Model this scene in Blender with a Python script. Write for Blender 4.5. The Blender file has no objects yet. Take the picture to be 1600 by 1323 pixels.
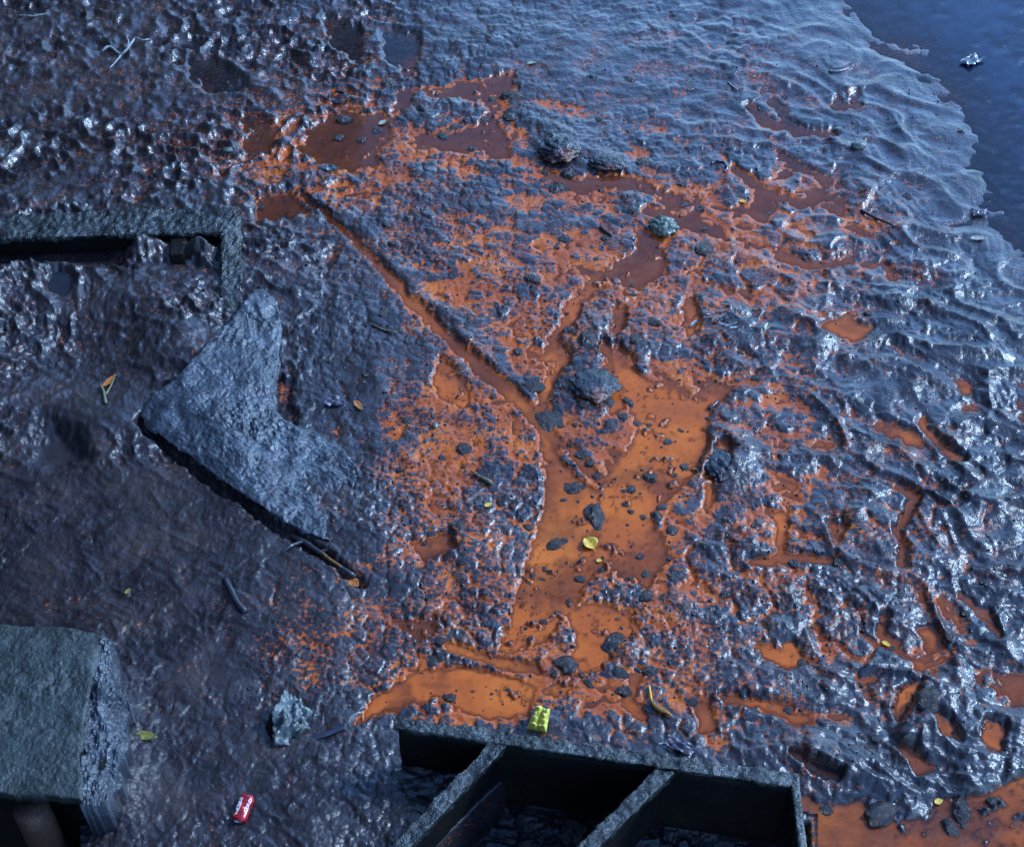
import bpy, bmesh, math, random
import numpy as np
from mathutils import Vector, noise as mnoise
R = math.radians
scene = bpy.context.scene
col = scene.collection

# ------------------------------------------------------------------ camera
CAM_H = 4.2
PITCH = 45.0                       # degrees below the horizon
FOVX = 40.0
cam_d = bpy.data.cameras.new('camera')
cam = bpy.data.objects.new('camera', cam_d)
col.objects.link(cam)
cam.location = (0, 0, CAM_H)
cam.rotation_euler = (R(90 - PITCH), 0, 0)
cam_d.sensor_fit = 'HORIZONTAL'
cam_d.angle = R(FOVX)
cam_d.clip_end = 2000
scene.camera = cam

# ------------------------------------------------------------------ world and sun
SUN_EL, SUN_AZ = 39.0, 66.0        # azimuth clockwise from +Y (the view direction)
w = bpy.data.worlds.new('World')
scene.world = w
w.use_nodes = True
wn = w.node_tree
bg = wn.nodes['Background']
sky = wn.nodes.new('ShaderNodeTexSky')
sky.sky_type = 'NISHITA'
sky.sun_disc = False
sky.sun_elevation = R(SUN_EL)
sky.sun_rotation = R(SUN_AZ)
sky.air_density = 1.1
sky.dust_density = 0.1
sky.ozone_density = 9.0
wn.links.new(sky.outputs[0], bg.inputs[0])
bg.inputs[1].default_value = 0.15
sd = bpy.data.lights.new('sun', 'SUN')
sd.energy = 1.35
sd.angle = R(10)
sd.color = (.66, .84, 1.0)
so = bpy.data.objects.new('sun', sd)
col.objects.link(so)
so.rotation_euler = (R(90 - SUN_EL), 0, R(180 - SUN_AZ))
scene.view_settings.view_transform = 'Standard'
scene.view_settings.look = 'None'
scene.view_settings.gamma = 1
scene.view_settings.exposure = 1.55
scene.view_settings.use_white_balance = True
scene.view_settings.white_balance_temperature = 6150
scene.view_settings.white_balance_tint = 10

# ------------------------------------------------------------------ layout helpers
F = 800 / math.tan(R(FOVX / 2))
sp, cp = math.sin(R(PITCH)), math.cos(R(PITCH))
def ground(u, v, z=0.0):
    """survey point: photograph pixel -> world point at height z"""
    a = np.asarray(u, float) - 800.0
    b = 661.5 - np.asarray(v, float)
    dy = F * cp + b * sp
    dz = -F * sp + b * cp
    t = (z - CAM_H) / dz
    return a * t, dy * t
def pt(u, v, z=0.0):
    x, y = ground(u, v, z)
    return Vector((float(x), float(y), z))
def to_px(x, y, z=0.0):
    dx, dy, dz = x, y, z - CAM_H
    d = dy * cp - dz * sp
    up = dy * sp + dz * cp
    return 800 + F * dx / d, 661.5 - F * up / d

# ------------------------------------------------------------------ noise
rng = np.random.RandomState(7)
PERM = rng.permutation(4096).astype(np.int32)
GA = rng.rand(4096) * 2 * np.pi
GX, GY = np.cos(GA).astype(np.float32), np.sin(GA).astype(np.float32)
RA, RB, RC = (rng.rand(4096).astype(np.float32) for _ in range(3))
def hsh(i, j, s):
    return PERM[(PERM[(i + s * 131) & 4095] + j) & 4095]
def perlin(x, y, s=0):
    xi = np.floor(x).astype(np.int32); yi = np.floor(y).astype(np.int32)
    xf = x - xi; yf = y - yi
    su = xf * xf * xf * (xf * (xf * 6 - 15) + 10)
    sv = yf * yf * yf * (yf * (yf * 6 - 15) + 10)
    def g(a, b):
        h = hsh(xi + a, yi + b, s)
        return GX[h] * (xf - a) + GY[h] * (yf - b)
    n0 = g(0, 0) * (1 - su) + g(1, 0) * su
    n1 = g(0, 1) * (1 - su) + g(1, 1) * su
    return (n0 * (1 - sv) + n1 * sv) * 1.5
def fbm(x, y, o=4, s=0, gain=.5):
    r = 0; a = 1; n = 0
    for k in range(o):
        r = r + a * perlin(x, y, s + k); n += a
        a *= gain; x = x * 2.03 + 11.3; y = y * 2.03 - 7.1
    return r / n
def ridged(x, y, o=4, s=0):
    r = 0; a = 1; n = 0
    for k in range(o):
        q = 1 - np.abs(perlin(x, y, s + k)) * 1.6
        r = r + a * q * q; n += a
        a *= .5; x = x * 2.07 + 5.3; y = y * 2.07 - 3.1
    return r / n
def worley(x, y, s=0):
    xi = np.floor(x).astype(np.int32); yi = np.floor(y).astype(np.int32)
    f1 = np.full(x.shape, 9.0, np.float32); rid = np.zeros(x.shape, np.float32)
    for a in (-1, 0, 1):
        for b in (-1, 0, 1):
            h = hsh(xi + a, yi + b, s)
            d = (xi + a + .15 + .7 * RA[h] - x) ** 2 + (yi + b + .15 + .7 * RB[h] - y) ** 2
            m = d < f1
            f1 = np.where(m, d, f1); rid = np.where(m, RC[h], rid)
    return np.sqrt(f1), rid
def clods(x, y, s=0):
    xi = np.floor(x).astype(np.int32); yi = np.floor(y).astype(np.int32)
    f1 = np.full(x.shape, 9.0, np.float32); f2 = f1.copy(); rid = np.zeros(x.shape, np.float32)
    for a in (-1, 0, 1):
        for b in (-1, 0, 1):
            q = hsh(xi + a, yi + b, s)
            d = np.sqrt((xi + a + .1 + .8 * RA[q] - x) ** 2 + (yi + b + .1 + .8 * RB[q] - y) ** 2)
            m = d < f1
            f2 = np.where(m, f1, np.minimum(f2, d)); f1 = np.where(m, d, f1); rid = np.where(m, RC[q], rid)
    return f2 - f1, rid
def sst(a, b, x):
    t = np.clip((x - a) / (b - a), 0, 1)
    return t * t * (3 - 2 * t)
def blob(U, V, u, v, ru, rv, rot=0):
    c, s = math.cos(R(rot)), math.sin(R(rot))
    a = (U - u) * c + (V - v) * s; b = -(U - u) * s + (V - v) * c
    return np.exp(-((a / ru) ** 2 + (b / rv) ** 2))
def dist_line(U, V, pts):
    d = np.full(U.shape, 1e9)
    for (x0, y0), (x1, y1) in zip(pts[:-1], pts[1:]):
        ex, ey = x1 - x0, y1 - y0
        t = np.clip(((U - x0) * ex + (V - y0) * ey) / (ex * ex + ey * ey), 0, 1)
        d = np.minimum(d, np.hypot(U - x0 - t * ex, V - y0 - t * ey))
    return d
def poly_sd(U, V, pts):
    """signed distance in survey units, positive inside"""
    d = dist_line(U, V, list(pts) + [pts[0]])
    ins = np.zeros(U.shape, bool)
    n = len(pts)
    for i in range(n):
        x0, y0 = pts[i]; x1, y1 = pts[(i + 1) % n]
        if y0 == y1: continue
        c = ((y0 > V) != (y1 > V)) & (U < (x1 - x0) * (V - y0) / (y1 - y0) + x0)
        ins ^= c
    return np.where(ins, d, -d)

# ------------------------------------------------------------------ survey of the mud flat
POOLS = [  # polygon, edge softness, depth
 [(840,650),(862,705),(890,738),(930,772),(958,770),(1000,800),(1022,822),(1042,868),(1010,922),(970,900),(930,890),(902,930),(890,960),(850,1000),(800,1022),(783,1012),(800,960),(820,890),(836,850),(852,790),(850,720)],
 [(930,772),(985,700),(1015,655),(1060,622),(1100,612),(1140,590),(1142,608),(1105,650),(1110,690),(1080,742),(1040,782),(1010,822)],
 [(960,540),(985,560),(1000,590),(1052,610),(1062,640),(1000,664),(970,612),(955,572)],
 [(850,545),(882,545),(892,560),(862,600),(856,650),(835,642),(850,590)],
 [(888,952),(940,945),(988,960),(992,1000),(960,1010),(950,1042),(910,1056),(895,1030),(900,990)],
 [(580,1100),(640,1055),(720,1045),(800,1060),(832,1082),(822,1116),(760,1124),(700,1100),(650,1092),(600,1112),(556,1134)],
 [(616,970),(680,967),(692,980),(652,1002)],
 [(1180,1005),(1240,1000),(1260,1025),(1278,1030),(1230,1046),(1190,1035)],
 [(742,128),(800,118),(806,140),(770,156),(690,152),(640,140),(690,140)],
 [(765,162),(786,200),(792,242),(776,252),(752,236),(700,232),(640,222),(700,214),(750,200)],
 [(478,200),(530,178),(600,178),(612,215),(582,240),(592,257),(556,268),(500,258),(472,232)],
 [(398,310),(450,298),(484,330),(430,352),(398,345)],
 [(1240,1236),(1290,1262),(1350,1250),(1380,1276),(1450,1282),(1470,1250),(1540,1240),(1604,1212),(1900,1180),(1900,1600),(1250,1600)],
 [(1392,1158),(1430,1170),(1456,1200),(1430,1212)],
 [(380,185),(430,200),(424,240),(385,242)],
 [(290,90),(350,100),(390,140),(340,150),(300,130)],
 [(505,25),(562,45),(562,95),(520,75)],
 [(598,50),(655,55),(645,125),(600,92)],
 [(1280,512),(1320,490),(1362,515),(1332,537)],
 [(992,362),(1030,372),(1042,420),(1002,452),(950,442),(912,472),(892,502),(876,486),(926,432),(1000,392)],
 [(845,268),(900,284),(960,272),(1012,288),(1060,308),(1104,332),(1052,322),(1002,302),(950,292),(890,296)],
 [(1290,818),(1310,810),(1322,826),(1304,846)],
 [(1436,982),(1462,980),(1468,1002),(1450,1022)],
 [(1126,1084),(1180,1090),(1250,1110),(1274,1134),(1240,1134),(1190,1106),(1130,1098)],
 [(1086,1098),(1106,1092),(1112,1142),(1092,1146)],
 [(960,478),(978,482),(972,520),(955,530)],
 [(620,140),(642,135),(640,165),(612,182)],
 [(880,1060),(905,1050),(890,1088),(850,1080)],
 [(945,560),(965,590),(972,640),(955,650),(940,600)],
 [(1068,470),(1082,465),(1090,520),(1074,530)],
 [(690,560),(722,590),(736,640),(700,630),(676,600)],
 [(640,850),(700,830),(712,860),(660,880)],
 [(1300,150),(1345,145),(1350,168),(1305,172)],
 [(1450,1100),(1480,1120),(1500,1160),(1470,1150)],
 [(1570,1060),(1610,1050),(1610,1110),(1580,1100)],
 [(1540,1120),(1570,1130),(1560,1175),(1535,1160)],
 [(1100,740),(1132,690),(1142,700),(1120,770),(1106,800)],
 [(1400,1080),(1440,1060),(1420,1110),(1398,1130)],
 [(1210,800),(1226,806),(1230,850),(1216,880)],
]
CHANNEL = [(470,310),(512,340),(545,368),(600,425),(640,472),(690,520),(740,567),(800,616),(842,656)]
CHANNELS2 = [
 [(842,656),(870,690),(905,715),(935,752)],
 [(1000,600),(960,560),(940,540)],
 [(850,560),(870,520),(900,480)],
 [(1010,330),(1080,350),(1130,370)],
 [(1380,965),(1376,990),(1395,1010)],
 [(1170,880),(1240,872),(1300,878)],
 [(1000,1050),(980,1090),(1000,1120)],
 [(1440,660),(1470,700),(1500,720)],
 [(1400,760),(1430,780),(1405,830),(1410,880)],
 [(1500,930),(1540,960),(1560,990)],
 [(1240,1180),(1280,1205),(1310,1215)],
 [(700,1010),(760,1030),(840,1050)],
 [(1170,170),(1200,195),(1240,200)],
 [(1210,160),(1240,205),(1300,210)],
 [(1150,265),(1190,300),(1260,320)],
 [(1220,400),(1260,415),(1330,408)],
]

NU, NV = 1130, 1000
us = np.linspace(-170, 1790, NU)
vs = np.linspace(-250, 1500, NV)
U, V = np.meshgrid(us, vs)
X, Y = ground(U, V)
U, V, X, Y = (a.astype(np.float32) for a in (U, V, X, Y))
# wobble of the survey outlines so that pool edges are ragged
wu = 9 * fbm(X * 9, Y * 9, 3, 30) + 7 * fbm(X * 32, Y * 32, 3, 34)
wv = 7 * fbm(X * 9, Y * 9, 3, 40) + 6 * fbm(X * 32, Y * 32, 3, 44)
Uw, Vw = U + wu, V + wv

pool = np.zeros(U.shape)
for p in POOLS:
    a = np.array(p)
    u0, v0 = a.min(0) - 25; u1, v1 = a.max(0) + 25
    m = (U > u0 - 20) & (U < u1 + 20) & (V > v0 - 20) & (V < v1 + 20)
    s = poly_sd(Uw[m], Vw[m], p)
    pool[m] = np.maximum(pool[m], sst(-8, 6, s))
dch = dist_line(Uw, Vw, CHANNEL)
tch = sst(470, 840, U)
chan = 1 - sst(1.5 + 5 * tch, 6 + 13 * tch, dch)
for c in CHANNELS2:
    chan = np.maximum(chan, 1 - sst(3, 13, dist_line(Uw, Vw, c)))
river = sst(-110, 90, poly_sd(U + 30 * fbm(X * 2, Y * 2, 3, 50), V, [(1340,-80),(1390,0),(1470,50),(1540,110),(1580,200),(1600,300),(1680,400),(1800,520),(3000,900),(3000,-900),(1000,-900)]))

# regions
left = 1 - sst(380, 560, U + .25 * (V - 600))
topleft = blob(U, V, 180, 120, 380, 280)
right = sst(950, 1250, U)
lowleft = sst(680, 780, V) * (1 - sst(480, 620, U))
centre = blob(U, V, 800, 650, 330, 430)

# iron sediment: how much orange slime lies in the hollows
zone = np.zeros(U.shape) + .10
for (u, v, ru, rv, a) in [(760,420,240,150,.62),(690,720,140,170,.70),(960,720,190,210,.75),(900,960,190,120,.7),(1150,620,230,260,.34),
        (1350,950,320,330,.22),(720,1090,200,60,.6),(560,230,150,90,.30),(800,200,150,90,.5),(1150,380,200,90,.34),(1000,280,230,70,.42),
        (330,280,130,90,.16),(480,1110,120,60,.35),(540,980,110,50,.3),(520,560,60,110,.32),(1130,1130,120,60,.2),(1100,100,350,120,.12),(400,900,60,50,.10)]:
    zone = np.maximum(zone, 0) + a * blob(U, V, u, v, ru, rv) * (1 - np.clip(zone, 0, .8))
zone = zone * (.7 + .6 * sst(-.4, .4, fbm(X * 3.1, Y * 3.1, 4, 110)))
zone *= 1 - .8 * river
# coarse relief
zn = np.clip(zone / .62, 0, 1)
h = .019 - .013 * zn + .004 * blob(U, V, 760, 400, 200, 90, 20) + .003 * blob(U, V, 1000, 480, 160, 80) + .008 * fbm(X * 1.9, Y * 1.9, 3, 1) + .010 * left + .002 * right + .002 * sst(250, 100, V)
h += .030 * lowleft
h += .17 * blob(U, V, -60, 520, 150, 80) + .09 * blob(U, V, 60, 470, 130, 60) + .09 * blob(U, V, 230, 480, 150, 70)
h += .11 * blob(U, V, 290, 560, 100, 80) + .10 * blob(U, V, -20, 650, 160, 80) + .08 * blob(U, V, 180, 690, 90, 60)
h += .05 * blob(U, V, 410, 430, 70, 60) + .03 * blob(U, V, 330, 320, 120, 90)
h += .014 * blob(U, V, 740, 870, 90, 120) + .012 * blob(U, V, 560, 560, 120, 140)
h += .03 * blob(U, V, 600, 860, 70, 60) + .07 * blob(Uw, Vw, 185, 1190, 45, 120)
# long swells on the right, running down to the right
cr, sr = math.cos(R(40)), math.sin(R(40))
XR, YR = X * cr - Y * sr, X * sr + Y * cr
rid1 = ridged(XR * 1.7 + .5 * perlin(X * 3, Y * 3, 61), YR * 3.4 + .5 * perlin(X * 3, Y * 3, 62), 3, 60)
h += (.020 * right + .020 * sst(1180, 1420, U) + .005) * (rid1 - .45) + .014 * right * fbm(X * 3.2, Y * 3.6, 3, 65)
for (u, v, ru, rv, a) in [(930,590,45,40,.05),(925,515,45,30,.045),(1005,520,40,35,.03),(880,225,40,28,.06),(1130,715,40,42,.055),
        (935,812,26,16,.03),(740,850,45,35,.025),(770,920,50,25,.02),(965,1008,30,14,.03),(1420,1085,45,35,.05),(1440,1150,50,40,.05),
        (1330,1200,80,40,.05),(1270,1160,60,35,.03),(1150,1060,70,40,.02),(1050,960,60,40,.02),(1390,560,60,30,.03),(1450,590,40,25,.03),
        (1260,500,40,30,.045),(1300,545,60,14,.035),(950,250,35,20,.04),(980,290,50,22,.02),(830,180,40,16,.03),(700,290,70,18,.014),
        (1330,940,90,60,.02),(1500,800,90,50,.03),(1540,520,80,40,.03),(1460,420,60,14,.04),(1530,290,45,18,.05),(1130,500,50,40,.03),
        (1450,70,40,12,.05),(1480,75,30,10,.04),(1380,310,50,16,.03),(1400,1290,35,16,.05),(1500,1262,16,10,.05),(1495,1300,16,12,.05),
        (1190,830,50,40,.03),(780,1070,14,8,.0),(700,1085,40,9,.02),(1350,810,60,40,.03),(500,480,60,60,.015)]:
    h += .6 * a * blob(Uw, Vw, u, v + 6, ru, rv, 12)

# fine relief
lum, lr = worley(X * 8 + .5 * perlin(X * 9, Y * 9, 71), Y * 8 + .5 * perlin(X * 9, Y * 9, 72), 70)
lump = np.sqrt(np.clip(1 - (lum / .62) ** 2, 0, 1)) * sst(.35, .8, lr)
lu2, lr2 = worley(X * 24 + .5 * perlin(X * 20, Y * 20, 74), Y * 24 + .5 * perlin(X * 20, Y * 20, 75), 73)
lump2 = np.sqrt(np.clip(1 - (lu2 / .6) ** 2, 0, 1)) * sst(.3, .7, lr2)
lu3, lr3 = worley(X * 62, Y * 62, 77)
lump3 = np.sqrt(np.clip(1 - (lu3 / .62) ** 2, 0, 1)) * sst(.3, .6, lr3)
crest = ridged(X * 6.2 + .3 * perlin(X * 5, Y * 5, 85), Y * 8.5 + .3 * perlin(X * 5, Y * 5, 86), 5, 80)
grain = fbm(X * 75, Y * 75, 3, 90)
mid = fbm(X * 17, Y * 22, 4, 95)
patch = sst(-.15, .3, fbm(X * 2.2, Y * 2.2, 3, 98))
rough = sst(-.2, .35, fbm(X * 1.7, Y * 1.7, 3, 101))          # some of the mud is slick, some crumbly
rough = np.clip(rough + .05 * topleft, .12, 1)
patch2 = sst(-.2, .25, fbm(X * 1.5, Y * 2, 3, 104))
slow = fbm(X * 6, Y * 8, 3, 103)
w1, w2 = .45 * fbm(X * 6, Y * 6, 3, 131), .45 * fbm(X * 6, Y * 6, 3, 135)
e1, r1_ = clods(X * 5.5 + w1, Y * 6.5 + w2, 137)
clod1 = sst(.02, .20, e1) * (.25 + .75 * r1_)
e2, r2_ = clods(X * 15 + 1.2 * w1, Y * 16 + 1.2 * w2, 139)
clod2 = sst(.04, .30, e2) * (.1 + .9 * r2_)
cm = sst(-.25, .25, fbm(X * 1.3, Y * 1.3, 2, 141))
detail = (.011 * right + .005 + .010 * topleft) * (.2 + .8 * cm) * (clod1 - .45) + (.008 - .0055 * lowleft) * (.4 + .6 * (1 - cm)) * (clod2 - .35) \
       + ((.008 + .012 * topleft) * (.25 + .75 * patch) * (1 - .6 * centre)) * lump * (.4 + .6 * rough) + .0050 * (.3 + .7 * rough) * lump2 \
       + .0026 * (.25 + .75 * rough) * lump3 + .0013 * (.2 + .8 * rough) * grain + .0045 * mid * (.3 + .7 * rough) + .007 * slow \
       + (.015 * topleft * (.3 + .7 * patch2) + .006 * right + (.075 * left * (1 - lowleft) + .016 * lowleft) * (.4 + .6 * patch2)) * (crest - .55) - .0045 - .003 * topleft
smooth_zone = blob(U, V, 90, 640, 110, 60) + blob(U, V, 200, 660, 90, 40)
detail *= 1 - .55 * np.clip(smooth_zone, 0, 1)
shore = sst(-260, 20, poly_sd(U, V, [(1340,-80),(1390,0),(1470,50),(1540,110),(1580,200),(1600,300),(1680,400),(1800,520),(3000,900),(3000,-900),(1000,-900)]))
slick = sst(-.05, .30, fbm(X * 1.1 + 4, Y * 1.4, 3, 151))
detail *= 1 - .55 * slick * np.clip(right + .6 * sst(260, 60, V) * sst(500, 700, U), 0, 1)
detail *= 1 - .78 * shore
h -= .010 * shore
h += .014 * blob(U, V, 1215, 650, 80, 60)
h += detail

h = h * (1 - .94 * shore) + .0035 * shore * (1 - shore) * 4 - .004 * shore ** 3

# trenches, holes, pools, river bed
def lower(h, m, z):
    return h * (1 - m) + np.minimum(h, z) * m
tr = 1 - sst(3, 13, dist_line(Uw, Vw, [(226,680),(330,762),(430,828),(520,886),(565,918)]))
h = lower(h, tr, .006 + .01 * mid)
h = lower(h, 1 - sst(8, 26, dist_line(Uw, Vw, [(440,610),(446,660)])), .0)
h = lower(h, 1 - sst(8, 34, dist_line(Uw, Vw, [(-200, 425), (60, 420), (190, 414)])), .05)
h += .085 * blob(Uw, Vw, 228, 420, 34, 15) + .085 * blob(Uw, Vw, 322, 420, 26, 15) + .05 * blob(Uw, Vw, 275, 415, 60, 9)
PUDDLES = []
for (u, v, r1, r2) in [(105, 480, 16, 34), (95, 722, 20, 66)]:
    dd = np.hypot(Uw - u, (Vw - v) * 1.25) * (1 + .35 * fbm(X * 7, Y * 7, 3, 155))
    lv = float(h[(dd < r2)].mean()) - .034
    h = lower(h, 1 - sst(r1, r2, dd), lv - .015)
    if u > 100: PUDDLES.append((u, v, r2, lv))
h = lower(h, 1 - sst(6, 12, np.hypot(Uw - 555, (Vw - 916) * 1.2)), -.01)
nod = np.sqrt(np.clip(1 - (lu2 / .5) ** 2, 0, 1)) * sst(.70, .80, lr2)
nod3 = np.sqrt(np.clip(1 - (lu3 / .5) ** 2, 0, 1)) * sst(.72, .80, lr3)
sparse = sst(-.15, .2, fbm(X * 4, Y * 4, 2, 145))
h = lower(h, pool, -.012 + .009 * mid)
h += pool * (1 - river) * sparse * (.022 * nod + .014 * nod3)
h = lower(h, np.clip(chan, 0, 1), -.006 + .004 * mid)
# raised lip on the upper side of the long crack
up = np.clip((U - np.interp(V, [p[1] for p in CHANNEL], [p[0] for p in CHANNEL])) / 30, -1, 1)
lip = np.exp(-((dch - 20) / 11) ** 2) * (V > 300) * (V < 670)
h += .008 * lip * np.where(up > 0, 1, .2)
h = lower(h, river, -.03 + .02 * mid + .018 * lump)
# inside of the steel box at the bottom edge
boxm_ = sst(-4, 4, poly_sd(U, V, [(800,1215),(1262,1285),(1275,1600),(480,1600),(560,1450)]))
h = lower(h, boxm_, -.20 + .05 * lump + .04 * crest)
h = lower(h, sst(-10, 10, poly_sd(U, V, [(-300,1240),(120,1250),(128,1600),(-300,1600)])), -.38)

# wet mud slumps: round the lumps off, most on the right and the upper left
def soften(a, n):
    for _ in range(n):
        p_ = np.pad(a, 1, mode='edge'); a = (p_[:-2, 1:-1] + 2 * p_[1:-1, 1:-1] + p_[2:, 1:-1]) / 4
        p_ = np.pad(a, 1, mode='edge'); a = (p_[1:-1, :-2] + 2 * p_[1:-1, 1:-1] + p_[1:-1, 2:]) / 4
    return a
sm = np.clip(.35 + .4 * right + .4 * topleft - .35 * lowleft, 0, .85) * (1 - boxm_)
h = h * (1 - sm) + soften(h, 3) * sm + .0022 * sm * (.25 + .75 * rough) * (lump3 * (1 - .7 * shore) + .5 * grain)
cav = -(detail - .001) / .008 + .8 * fbm(X * 40, Y * 40, 3, 115)
fine = fbm(X * 60, Y * 60, 3, 117)
iron = 1.25 * sst(.011, -.001, h + .005 * fine + .003 * (1 - zn)) * np.clip(zone * 2.2, 0, 1)
film = np.clip(.40 * blob(U, V, 740, 400, 230, 120, 20) + .66 * blob(U, V, 680, 720, 120, 170) + .40 * blob(U, V, 540, 250, 140, 70) + .08 * left * (1 - lowleft) + .06 * lowleft
     + .34 * blob(U, V, 1000, 560, 230, 200) + .40 * blob(U, V, 1150, 380, 230, 110) + .40 * blob(U, V, 1300, 900, 330, 320) + .3 * blob(U, V, 560, 1010, 150, 100)
     + .04 * blob(U, V, 250, 220, 260, 160) + .20 * blob(U, V, 1350, 330, 260, 190) + .32 * blob(U, V, 1000, 110, 420, 130) + .5 * blob(U, V, 900, 1000, 260, 160) + .08, 0, 1) * (1 - river)
blot = fbm(X * 5.5, Y * 5.5, 4, 119)
iron = np.maximum(iron, np.clip(film * .62 + .10 * np.clip(cav, -1.5, 2) * (.4 + film) + .42 * blot * (.3 + film), 0, .95) * sst(0, .12, film))
iron = np.maximum(iron, .8 * sst(.9, 1.9, cav + zone) * np.clip(film * 1.8, 0, 1))
iron_w = np.clip(.10 + .9 * np.maximum(sst(.12, .55, zone), .9 * sst(600, 800, U)), 0, 1)
iron_w = np.maximum(iron_w, .85 * sst(1150, 1250, V) * sst(1150, 1300, U))
iron_w *= (1 - .62 * sst(470, 230, V)) * (1 - .2 * sst(1180, 1300, V) * (U > 1150)) * np.clip(1 + .5 * fbm(X * 2.5, Y * 2.5, 3, 121), .5, 1.15) * (1 - .45 * blob(U, V, 1000, 400, 110, 80))
iron_w *= 1 - .5 * sst(760, 620, U) * sst(420, 330, V)
iron_w = np.clip(iron_w, 0, 1) * (1 - shore * sst(600, 450, V))
iron_w *= 1 - river

wet = np.clip(1 - .5 * lowleft - .35 * left * (V > 350), .12, 1)  # coat and gloss weight, cut on the left so the mud looks darker
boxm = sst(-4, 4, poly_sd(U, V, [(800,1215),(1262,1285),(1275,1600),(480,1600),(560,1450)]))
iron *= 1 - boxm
wet *= 1 - .6 * boxm  # coat and gloss cut inside the box, standing in for its shade
iron *= 1 - sst(1180, 1240, V) * (U < 330)

def grid_mesh(name, xs, ys, zs, attrs, keep=None):
    nv, nu = xs.shape
    idx = np.arange(nv * nu).reshape(nv, nu)
    q = np.stack([idx[1:, :-1], idx[1:, 1:], idx[:-1, 1:], idx[:-1, :-1]], -1).reshape(-1, 4)
    co = np.stack([xs, ys, zs], -1).reshape(-1, 3)
    at = {k: a.reshape(-1) for k, a in attrs.items()}
    if keep is not None:
        q = q[keep.reshape(-1)]
        used = np.unique(q)
        mp = np.full(nv * nu, -1); mp[used] = np.arange(len(used))
        q = mp[q]; co = co[used]; at = {k: a[used] for k, a in at.items()}
    me = bpy.data.meshes.new(name)
    me.vertices.add(len(co)); me.vertices.foreach_set('co', co.astype(np.float32).ravel())
    me.loops.add(q.size); me.loops.foreach_set('vertex_index', q.astype(np.int32).ravel())
    me.polygons.add(len(q))
    me.polygons.foreach_set('loop_start', np.arange(0, q.size, 4, dtype=np.int32))
    me.polygons.foreach_set('use_smooth', np.ones(len(q), bool))
    me.update(calc_edges=True)
    for k, a in at.items():
        t = me.attributes.new(k, 'FLOAT', 'POINT')
        t.data.foreach_set('value', a.astype(np.float32))
    return me

def hs(u, v):
    """height of the mud at a survey point"""
    i = min(max((u - us[0]) / (us[1] - us[0]), 0), NU - 1.01); j = min(max((v - vs[0]) / (vs[1] - vs[0]), 0), NV - 1.01)
    a, b = int(i), int(j); fa, fb = i - a, j - b
    return float((h[b, a] * (1 - fa) + h[b, a + 1] * fa) * (1 - fb) + (h[b + 1, a] * (1 - fa) + h[b + 1, a + 1] * fa) * fb)
def on_mud(u, v, lift=0.0):
    """point of the mud surface (or water) seen at a pixel"""
    z = 0.0
    for _ in range(4):
        p = pt(u, v, z); a, b = to_px(p.x, p.y)
        z = max(hs(a, b), 0.0)
    p = pt(u, v, z); p.z += lift
    return p

# ------------------------------------------------------------------ materials
def new_mat(name):
    m = bpy.data.materials.new(name); m.use_nodes = True
    nt = m.node_tree
    return m, nt, nt.nodes['Principled BSDF']
def nd(nt, t, **kw):
    n = nt.nodes.new(t)
    for k, v in kw.items():
        if k == 'inp':
            for a, b in v.items(): n.inputs[a].default_value = b
        else: setattr(n, k, v)
    return n
def noise_node(nt, scale, detail=4, rough=.55):
    n = nd(nt, 'ShaderNodeTexNoise', inp={'Scale': scale, 'Detail': detail, 'Roughness': rough})
    tc = nd(nt, 'ShaderNodeNewGeometry') if False else nd(nt, 'ShaderNodeTexCoord')
    nt.links.new(tc.outputs['Object'], n.inputs['Vector'])
    return n
def ramp(nt, src, stops):
    r = nd(nt, 'ShaderNodeValToRGB')
    e = r.color_ramp.elements
    while len(e) < len(stops): e.new(.5)
    for k, (p, c) in enumerate(stops):
        e[k].position = p; e[k].color = (*c, 1) if len(c) == 3 else c
    nt.links.new(src, r.inputs[0])
    return r
def mixc(nt, fac, a, b):
    m = nd(nt, 'ShaderNodeMix', data_type='RGBA')
    for k, s in ((0, fac), (6, a), (7, b)):
        if hasattr(s, 'is_output'): nt.links.new(s, m.inputs[k])
        else: m.inputs[k].default_value = s if k == 0 else (*s, 1)
    return m.outputs[2]
def bump(nt, src, strength, dist, prev=None):
    b = nd(nt, 'ShaderNodeBump', inp={'Strength': strength, 'Distance': dist})
    nt.links.new(src, b.inputs['Height'])
    if prev: nt.links.new(prev, b.inputs['Normal'])
    return b.outputs[0]
IRON = (.50, .135, .022)

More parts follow.
